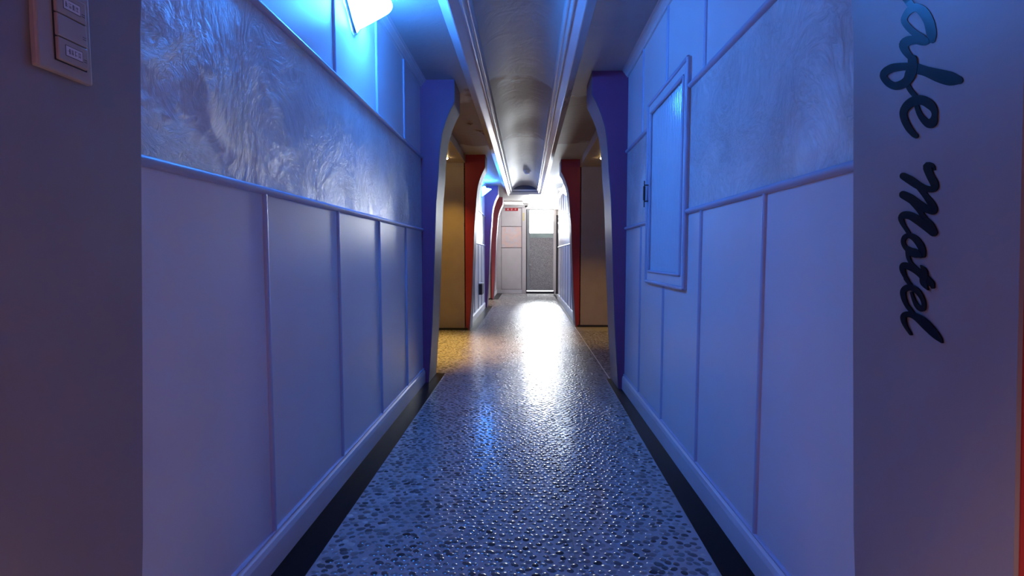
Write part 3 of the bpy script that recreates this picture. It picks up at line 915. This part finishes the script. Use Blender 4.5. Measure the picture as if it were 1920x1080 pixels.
# ------------------------------------------------------------------ dark box low on the further left wall
bx = thing('wall_box', 'small dark slate box fixed low on the further left wall', 'box', (XL, 8.2, 0.36))
mb = MB(); mb.box(XL, XL + 0.062, 8.06, 8.36, 0.330, 0.500, ch=0.006); mb.build('box_body', M['box'], bx)
mb = MB(); mb.box(XL, XL + 0.066, 8.05, 8.37, 0.500, 0.516, ch=0.004); mb.build('box_lid', M['steel'], bx)

STROKES = [
    ('C', [(7442,13173,7453,13187),(7421,13155,7461,13209),(7402,13147,7458,13223),(7386,13147,7448,13230),(7343,13151,7414,13247),(7279,13157,7367,13269),(7212,13176,7329,13298),(7166,13222,7312,13334),(7150,13296,7309,13389),(7150,13386,7310,13461),(7167,13490,7323,13537),(7212,13604,7352,13608),(7289,13726,7407,13694),(7391,13855,7489,13801),(7511,13982,7585,13906),(7640,14096,7680,13992),(7779,14189,7782,14060),(7928,14267,7902,14122),(8078,14326,8023,14169),(8214,14358,8125,14194),(8331,14356,8212,14196),(8430,14322,8294,14175),(8507,14266,8362,14136),(8558,14192,8405,14085),(8573,14097,8418,14016),(8558,13984,8404,13926),(8525,13869,8375,13825),(8488,13761,8342,13730),(8440,13656,8302,13642),(8380,13553,8250,13554),(8321,13463,8196,13470),(8273,13392,8152,13400),(8231,13335,8119,13350),(8193,13292,8094,13317),(8166,13263,8075,13291),(8147,13244,8059,13270),(8124,13222,8044,13246),(8096,13207,8040,13224),(8065,13202,8050,13206)]),
    ('a', [(7730,12578,7751,12586),(7704,12579,7779,12606),(7690,12589,7796,12628),(7687,12607,7804,12650),(7681,12620,7813,12669),(7673,12640,7825,12695),(7667,12667,7839,12724),(7666,12701,7852,12758),(7672,12741,7864,12798),(7682,12790,7874,12844),(7697,12844,7886,12889),(7717,12899,7901,12930),(7740,12953,7920,12970),(7768,13007,7943,13012),(7800,13061,7967,13051),(7837,13113,7989,13085),(7880,13162,8010,13115),(7928,13208,8032,13144),(7980,13250,8051,13167),(8038,13288,8062,13179),(8098,13313,8068,13184),(8149,13324,8084,13188),(8190,13325,8106,13191),(8226,13321,8130,13191),(8260,13311,8154,13190),(8289,13295,8179,13184),(8314,13277,8203,13174),(8333,13258,8220,13163),(8348,13241,8231,13153),(8362,13221,8235,13143),(8367,13193,8235,13137),(8360,13156,8232,13128),(8340,13115,8222,13110),(8313,13073,8203,13082),(8283,13031,8178,13049),(8252,12992,8151,13016),(8219,12953,8123,12983),(8183,12913,8093,12950),(8148,12875,8060,12916),(8113,12839,8028,12885),(8079,12803,7996,12856),(8046,12769,7962,12828),(8016,12739,7928,12800),(7992,12714,7897,12772),(7970,12693,7871,12745),(7949,12673,7850,12721),(7931,12656,7834,12702),(7917,12644,7823,12688),(7889,12621,7804,12662),(7858,12607,7798,12636),(7824,12604,7808,12612)]),
    ('a', [(7717,12655,7712,12644),(7731,12670,7711,12630),(7746,12678,7718,12623),(7761,12682,7730,12620),(7789,12691,7750,12614),(7827,12703,7780,12604),(7865,12717,7821,12598),(7889,12729,7875,12604),(7907,12741,7934,12627),(7939,12762,7983,12656),(7985,12791,8020,12678),(8040,12821,8048,12692),(8094,12844,8080,12703),(8147,12864,8118,12714),(8200,12880,8151,12722),(8249,12890,8175,12725),(8295,12893,8191,12725),(8337,12890,8200,12723),(8375,12874,8202,12723),(8399,12839,8200,12730),(8396,12792,8203,12733),(8377,12748,8203,12720),(8353,12707,8198,12697),(8326,12668,8188,12673),(8296,12629,8175,12648),(8262,12591,8156,12619),(8231,12558,8132,12588),(8204,12530,8110,12559),(8181,12504,8090,12535),(8159,12480,8070,12514),(8141,12461,8053,12496),(8129,12447,8041,12483),(8105,12428,8026,12460),(8077,12415,8021,12438),(8047,12412,8032,12419)]),
    ('f', [(7205,11880,7208,11862),(7215,11911,7227,11844),(7236,11936,7252,11841),(7263,11954,7281,11849),(7278,11966,7298,11851),(7299,11984,7322,11854),(7323,12004,7350,11858),(7346,12022,7377,11864),(7368,12037,7400,11870),(7388,12050,7424,11877),(7408,12062,7453,11889),(7433,12077,7488,11906),(7468,12096,7528,11928),(7510,12118,7573,11954),(7555,12142,7621,11984),(7603,12167,7671,12016),(7653,12193,7723,12053),(7710,12222,7777,12092),(7768,12253,7830,12131),(7825,12284,7881,12166),(7877,12315,7932,12196),(7928,12347,7982,12222),(7976,12377,8030,12248),(8022,12403,8075,12272),(8065,12424,8114,12298),(8107,12442,8148,12322),(8150,12458,8179,12344),(8194,12476,8209,12362),(8239,12493,8242,12376),(8282,12509,8276,12388),(8325,12524,8312,12399),(8368,12538,8353,12410),(8414,12553,8396,12422),(8464,12569,8440,12433),(8519,12584,8480,12442),(8575,12595,8514,12448),(8629,12599,8550,12451),(8681,12598,8589,12453),(8729,12593,8623,12452),(8770,12582,8644,12449),(8802,12566,8655,12446),(8824,12540,8659,12445),(8831,12504,8661,12446),(8820,12462,8661,12443),(8795,12418,8652,12426),(8761,12372,8631,12397),(8721,12328,8604,12366),(8680,12286,8577,12340),(8636,12250,8550,12320),(8589,12215,8521,12301),(8538,12184,8493,12286),(8483,12157,8470,12277),(8427,12138,8447,12272),(8373,12126,8420,12268),(8325,12120,8390,12267),(8281,12118,8363,12267),(8240,12120,8339,12269),(8202,12126,8317,12273),(8166,12136,8298,12279),(8133,12150,8285,12287),(8103,12169,8277,12299),(8079,12189,8271,12316),(8060,12209,8265,12337),(8046,12228,8254,12359),(8035,12249,8240,12378),(8025,12274,8226,12394),(8018,12302,8213,12409),(8012,12334,8205,12423),(8011,12370,8201,12445),(8012,12407,8201,12474),(8015,12438,8202,12503),(8017,12459,8203,12524),(8027,12491,8196,12551),(8053,12524,8172,12566),(8097,12554,8129,12566)]),
    ('f', [(8257,12208,8241,12208),(8274,12197,8214,12200),(8277,12182,8194,12187),(8271,12164,8179,12169),(8258,12141,8165,12146),(8238,12107,8146,12114),(8215,12068,8124,12079),(8189,12031,8103,12048),(8160,11994,8079,12018),(8128,11958,8051,11985),(8100,11927,8025,11955),(8080,11906,8007,11933),(8062,11891,7996,11916),(8041,11881,7994,11899),(8016,11880,8004,11884)]),
    ('e', [(8051,11850,8037,11849),(8068,11845,8016,11839),(8075,11835,8002,11827),(8074,11821,7994,11812),(8069,11799,7986,11790),(8061,11767,7974,11759),(8051,11729,7961,11725),(8037,11692,7945,11693),(8021,11655,7927,11662),(8002,11618,7907,11631),(7980,11579,7885,11601),(7955,11542,7861,11574),(7926,11504,7833,11548),(7893,11465,7802,11522),(7857,11429,7774,11503),(7814,11396,7761,11497),(7760,11374,7769,11503),(7708,11368,7779,11507),(7669,11377,7783,11508),(7641,11396,7780,11508),(7626,11423,7770,11510),(7622,11455,7754,11519),(7623,11486,7739,11534),(7624,11514,7730,11551),(7622,11539,7728,11568),(7622,11565,7732,11586),(7623,11592,7740,11603),(7630,11622,7750,11618),(7642,11652,7762,11632),(7658,11683,7778,11647),(7679,11714,7795,11661),(7705,11746,7816,11678),(7737,11777,7841,11699),(7776,11810,7870,11723),(7821,11843,7897,11743),(7870,11873,7920,11757),(7922,11898,7941,11764),(7972,11916,7964,11770),(8022,11929,7990,11775),(8070,11936,8016,11778),(8117,11938,8043,11780),(8163,11934,8073,11781),(8207,11925,8101,11780),(8248,11911,8126,11775),(8284,11892,8150,11767),(8315,11868,8173,11756),(8342,11840,8192,11742),(8361,11807,8204,11729),(8369,11770,8209,11716),(8368,11733,8210,11699),(8360,11696,8205,11677),(8347,11659,8198,11651),(8330,11618,8186,11621),(8307,11576,8169,11586),(8281,11534,8149,11551),(8254,11494,8129,11517),(8224,11455,8109,11486),(8192,11418,8085,11453),(8160,11386,8062,11423),(8132,11358,8043,11398),(8106,11335,8028,11381),(8082,11318,8016,11367),(8064,11306,8003,11356),(8052,11299,7994,11346),(8032,11288,7979,11331),(8010,11283,7973,11314),(7988,11288,7978,11296)]),
    ('M', [(7655,10746,7660,10745),(7650,10750,7668,10747),(7648,10755,7673,10750),(7649,10760,7677,10755),(7653,10774,7688,10768),(7658,10795,7701,10786),(7667,10820,7716,10799),(7690,10847,7724,10799),(7725,10869,7736,10795),(7766,10886,7753,10789),(7821,10893,7751,10782),(7877,10859,7726,10797),(7879,10806,7721,10802),(7861,10763,7714,10777),(7839,10722,7702,10742),(7818,10684,7687,10709),(7797,10646,7669,10679),(7774,10609,7647,10648),(7755,10578,7623,10614),(7742,10555,7605,10582),(7734,10539,7594,10553),(7727,10528,7588,10527),(7724,10526,7589,10499),(7719,10530,7601,10470),(7713,10533,7626,10449),(7712,10532,7657,10438),(7719,10529,7688,10435),(7730,10528,7720,10435),(7748,10531,7754,10440),(7771,10537,7790,10447),(7799,10546,7826,10456),(7826,10557,7862,10467),(7853,10570,7898,10479),(7880,10585,7936,10492),(7908,10602,7974,10508),(7937,10620,8014,10527),(7968,10642,8056,10550),(8004,10667,8098,10576),(8042,10693,8138,10601),(8083,10720,8174,10624),(8127,10744,8213,10649),(8172,10768,8253,10676),(8213,10788,8290,10700),(8241,10802,8316,10717),(8272,10814,8341,10738),(8305,10817,8354,10762),(8338,10805,8351,10790)]),
    ('M', [(7989,10580,7970,10587),(8006,10560,7936,10587),(8007,10538,7910,10577),(7996,10516,7889,10559),(7973,10491,7869,10533),(7940,10455,7842,10496),(7904,10415,7812,10455),(7872,10378,7782,10418),(7843,10342,7752,10386),(7815,10306,7719,10353),(7790,10273,7687,10321),(7770,10245,7660,10291),(7753,10222,7640,10263),(7738,10202,7623,10237),(7729,10188,7610,10211),(7727,10183,7602,10185),(7727,10189,7603,10155),(7717,10203,7623,10125),(7699,10210,7663,10108),(7691,10211,7704,10108),(7703,10215,7742,10117),(7728,10226,7779,10130),(7759,10242,7819,10146),(7791,10258,7858,10163),(7822,10276,7897,10181),(7855,10297,7937,10202),(7891,10319,7977,10223),(7927,10342,8017,10246),(7964,10367,8060,10270),(8004,10394,8103,10296),(8045,10422,8144,10321),(8088,10448,8181,10342),(8132,10471,8217,10362),(8175,10491,8254,10383),(8212,10507,8288,10401),(8238,10518,8313,10415),(8274,10529,8342,10435),(8310,10528,8359,10462),(8345,10512,8358,10494)]),
    ('M', [(8126,10381,8106,10390),(8144,10358,8069,10391),(8145,10334,8039,10381),(8132,10310,8016,10363),(8102,10284,7994,10333),(8060,10245,7963,10290),(8015,10204,7929,10243),(7978,10166,7897,10201),(7952,10132,7868,10166),(7930,10099,7841,10134),(7909,10065,7815,10105),(7887,10032,7790,10079),(7865,10001,7763,10057),(7844,9972,7735,10037),(7825,9946,7707,10015),(7804,9922,7680,9989),(7778,9896,7655,9957),(7747,9867,7633,9922),(7718,9841,7615,9891),(7698,9823,7603,9869),(7679,9808,7594,9851),(7656,9801,7595,9831),(7626,9803,7610,9811)]),
    ('M', [(7611,9810,7626,9796),(7601,9837,7658,9786),(7607,9860,7688,9788),(7625,9880,7715,9801),(7654,9903,7747,9822),(7696,9937,7792,9853),(7743,9974,7842,9886),(7788,10007,7887,9915),(7827,10034,7925,9939),(7866,10059,7961,9962),(7903,10082,7996,9983),(7940,10103,8032,10004),(7975,10124,8067,10024),(8012,10144,8099,10044),(8052,10164,8127,10059),(8094,10181,8151,10070),(8138,10194,8172,10077),(8181,10202,8195,10082),(8223,10206,8214,10084),(8264,10204,8226,10085),(8302,10194,8236,10087),(8335,10178,8246,10088),(8361,10154,8254,10089),(8377,10124,8257,10092),(8376,10091,8260,10091),(8364,10063,8259,10079),(8349,10039,8252,10061),(8334,10016,8244,10041),(8317,9994,8235,10022),(8298,9973,8222,10002),(8278,9952,8208,9981),(8259,9931,8192,9959),(8238,9907,8173,9935),(8216,9881,8151,9910),(8197,9858,8132,9887),(8183,9842,8118,9871),(8171,9832,8112,9859),(8155,9827,8113,9846),(8135,9829,8123,9834)]),
    ('o', [(7842,9474,7856,9473),(7825,9483,7876,9478),(7816,9494,7888,9488),(7814,9508,7894,9501),(7812,9519,7900,9512),(7809,9537,7907,9527),(7808,9559,7917,9543),(7811,9584,7927,9559),(7818,9608,7938,9578),(7828,9635,7950,9599),(7842,9663,7964,9620),(7861,9692,7979,9641),(7883,9719,7997,9664),(7909,9748,8018,9688),(7939,9775,8039,9710),(7971,9799,8059,9729),(8005,9820,8080,9745),(8042,9837,8102,9760),(8081,9850,8123,9772),(8122,9859,8139,9778),(8163,9861,8152,9780),(8202,9855,8167,9779),(8236,9844,8183,9775),(8265,9829,8194,9770),(8287,9808,8202,9764),(8302,9783,8211,9754),(8310,9758,8218,9742),(8312,9732,8221,9729),(8307,9705,8219,9716),(8297,9679,8213,9700),(8283,9654,8202,9683),(8266,9630,8189,9669),(8245,9607,8173,9659),(8222,9587,8152,9651),(8200,9568,8128,9642),(8177,9551,8103,9634),(8154,9533,8078,9628),(8129,9516,8052,9623),(8105,9501,8027,9618),(8081,9488,8004,9612),(8054,9480,7985,9604),(8029,9475,7966,9595),(8007,9472,7946,9585),(7990,9472,7927,9573),(7974,9472,7911,9560),(7958,9473,7900,9546),(7942,9473,7892,9534),(7931,9473,7888,9526),(7914,9469,7875,9517),(7896,9470,7869,9504),(7879,9479,7872,9488)]),
    ('o', [(8181,9606,8166,9607),(8201,9598,8145,9600),(8211,9587,8133,9590),(8214,9573,8127,9576),(8212,9556,8126,9559),(8209,9531,8125,9535),(8204,9502,8122,9510),(8196,9474,8118,9489),(8184,9450,8112,9469),(8169,9427,8103,9450),(8152,9405,8092,9430),(8135,9384,8079,9412),(8117,9364,8063,9397),(8098,9345,8044,9384),(8078,9327,8022,9369),(8058,9308,7997,9353),(8032,9284,7968,9333),(8003,9258,7934,9311),(7976,9234,7904,9290),(7958,9218,7882,9276),(7938,9208,7871,9262),(7916,9206,7868,9244),(7890,9214,7877,9224)]),
    ('t', [(7651,9018,7661,9015),(7638,9028,7678,9015),(7634,9039,7690,9021),(7635,9050,7697,9030),(7634,9060,7706,9038),(7634,9076,7716,9047),(7638,9099,7728,9054),(7653,9123,7741,9059),(7675,9146,7761,9068),(7701,9168,7788,9082),(7729,9188,7820,9098),(7756,9207,7852,9116),(7783,9225,7882,9136),(7813,9243,7909,9157),(7846,9262,7935,9178),(7878,9280,7962,9196),(7910,9297,7989,9212),(7942,9313,8016,9227),(7974,9328,8044,9241),(8006,9342,8073,9254),(8038,9356,8102,9266),(8072,9370,8132,9277),(8106,9382,8160,9286),(8139,9391,8184,9292),(8172,9398,8206,9297),(8206,9402,8224,9300),(8246,9402,8231,9302),(8294,9388,8218,9307),(8326,9357,8208,9317),(8336,9328,8210,9315),(8336,9301,8212,9304),(8330,9275,8214,9290),(8318,9250,8214,9272),(8301,9224,8210,9250),(8282,9200,8204,9226),(8263,9176,8195,9203),(8243,9154,8182,9183),(8223,9132,8165,9163),(8204,9112,8147,9143),(8188,9094,8130,9123),(8174,9075,8114,9103),(8159,9056,8100,9083),(8147,9039,8088,9066),(8139,9028,8079,9055),(8129,9020,8075,9044),(8116,9016,8078,9033),(8098,9017,8088,9022)]),
    ('t', [(7906,9361,7903,9363),(7908,9358,7897,9364),(7908,9354,7893,9363),(7906,9351,7890,9361),(7902,9334,7871,9353),(7896,9312,7842,9342),(7893,9288,7811,9325),(7894,9271,7786,9300),(7898,9255,7770,9270),(7902,9234,7762,9240),(7906,9210,7759,9213),(7908,9188,7758,9186),(7910,9171,7762,9160),(7912,9151,7770,9138),(7912,9125,7777,9125),(7905,9094,7781,9118),(7889,9067,7782,9109),(7868,9048,7778,9095),(7848,9034,7770,9078),(7830,9023,7763,9060),(7811,9012,7758,9041),(7791,9002,7754,9022),(7772,8993,7751,9006),(7760,8987,7748,8994),(7758,8986,7747,8992),(7755,8985,7748,8989),(7751,8986,7750,8987)]),
    ('e', [(8232,9156,8223,9162),(8240,9144,8206,9165),(8239,9133,8193,9163),(8233,9124,8182,9157),(8211,9103,8158,9137),(8179,9073,8125,9109),(8148,9044,8091,9081),(8127,9023,8069,9062),(8114,9016,8062,9051),(8098,9014,8061,9039),(8080,9019,8070,9026)]),
    ('e', [(8086,8941,8078,8944),(8096,8934,8065,8943),(8099,8926,8056,8939),(8099,8918,8051,8932),(8091,8896,8041,8911),(8080,8865,8028,8881),(8067,8830,8012,8849),(8053,8798,7995,8822),(8039,8771,7978,8800),(8024,8745,7959,8780),(8006,8720,7939,8764),(7985,8698,7922,8753),(7959,8679,7903,8747),(7930,8665,7883,8744),(7901,8655,7866,8743),(7869,8652,7860,8743),(7832,8662,7869,8738),(7806,8684,7874,8730),(7796,8705,7869,8728),(7792,8724,7863,8731),(7790,8742,7860,8739),(7790,8761,7860,8751),(7792,8780,7863,8765),(7796,8799,7868,8781),(7801,8818,7874,8798),(7808,8839,7881,8814),(7817,8861,7891,8831),(7830,8884,7904,8848),(7846,8908,7921,8867),(7865,8934,7942,8887),(7887,8960,7964,8906),(7912,8983,7987,8921),(7941,9003,8010,8935),(7972,9021,8036,8947),(8006,9036,8060,8957),(8042,9047,8081,8962),(8080,9054,8099,8962),(8119,9056,8116,8960),(8157,9053,8132,8957),(8193,9044,8145,8952),(8226,9029,8159,8948),(8257,9009,8173,8941),(8284,8982,8184,8935),(8303,8951,8191,8929),(8309,8918,8195,8919),(8307,8887,8196,8901),(8299,8857,8193,8879),(8288,8828,8188,8855),(8273,8797,8180,8828),(8253,8766,8168,8798),(8231,8735,8154,8769),(8208,8708,8139,8744),(8185,8683,8121,8723),(8160,8661,8099,8704),(8137,8642,8076,8686),(8116,8625,8056,8669),(8096,8609,8037,8652),(8077,8594,8020,8637),(8060,8582,8005,8624),(8048,8574,7995,8615),(8036,8568,7988,8605),(8021,8568,7987,8594),(8004,8573,7994,8580)]),
    ('l', [(7475,8237,7478,8235),(7472,8242,7484,8233),(7471,8246,7488,8234),(7473,8249,7492,8236),(7474,8258,7501,8239),(7476,8270,7514,8244),(7480,8285,7529,8248),(7488,8301,7545,8253),(7498,8318,7563,8259),(7511,8335,7584,8266),(7525,8352,7607,8275),(7540,8369,7631,8285),(7557,8387,7655,8297),(7575,8404,7679,8309),(7596,8423,7704,8323),(7620,8443,7732,8339),(7648,8465,7764,8358),(7680,8490,7800,8379),(7715,8514,7835,8401),(7749,8536,7867,8421),(7782,8555,7897,8441),(7816,8572,7925,8460),(7852,8587,7951,8477),(7887,8600,7975,8492),(7922,8610,7997,8504),(7956,8617,8019,8515),(7990,8622,8040,8524),(8022,8625,8063,8531),(8054,8628,8086,8535),(8088,8630,8108,8536),(8121,8630,8128,8536),(8155,8626,8145,8534),(8187,8619,8162,8530),(8221,8608,8176,8526),(8257,8589,8181,8524),(8287,8557,8180,8528),(8298,8523,8182,8525),(8296,8493,8185,8510),(8288,8465,8186,8490),(8276,8439,8183,8469),(8260,8414,8178,8448),(8241,8391,8168,8426),(8220,8368,8156,8402),(8198,8346,8141,8379),(8172,8322,8122,8353),(8142,8296,8098,8326),(8116,8274,8075,8301),(8097,8259,8060,8284),(8090,8254,8056,8278),(8081,8254,8056,8270),(8069,8257,8062,8261)]),
]
# ------------------------------------------------------------------ cursive lettering on the near right pier
# outlines of the brush strokes on the pier face: (y, z) of one edge and of the other, in 0.1 mm
lt = thing('wall_lettering', 'black cursive vinyl lettering running down the near right grey pier', 'lettering', (XR - prof(1.1), 0.79, 1.1))
lift = 0.0006
done = {}
last = None
for ch, rows in STROKES:
    if last is None or ch != last:
        mb = MB(); last = ch
    vs, fs = [], []
    for k, (ya, za, yb, zb) in enumerate(rows):
        for yy, zz in ((ya, za), (yb, zb)):
            yy, zz = yy / 1e4, zz / 1e4
            vs.append((XR - prof(zz) - lift - k * 8e-6, yy, zz))
    for yy_ in range(len(rows) - 1):
        a = 2 * yy_
        fs.append((a, a + 1, a + 3, a + 2))
    n_ = len(vs)
    back = [(x + lift * 0.9, yy, zz) for x, yy, zz in vs]
    fs2 = [tuple(n_ + i for i in f[::-1]) for f in fs]
    rim = []
    for k in range(len(rows) - 1):
        a = 2 * k
        rim += [(a, a + 2, n_ + a + 2, n_ + a), (a + 1, n_ + a + 1, n_ + a + 3, a + 3)]
    mb.add(vs + back, fs + fs2 + rim)
    lift += 0.00015
    done.setdefault(id(mb), (mb, ch))
for mb, ch in done.values():
    mb.build('letter', M['vinyl'], lt)
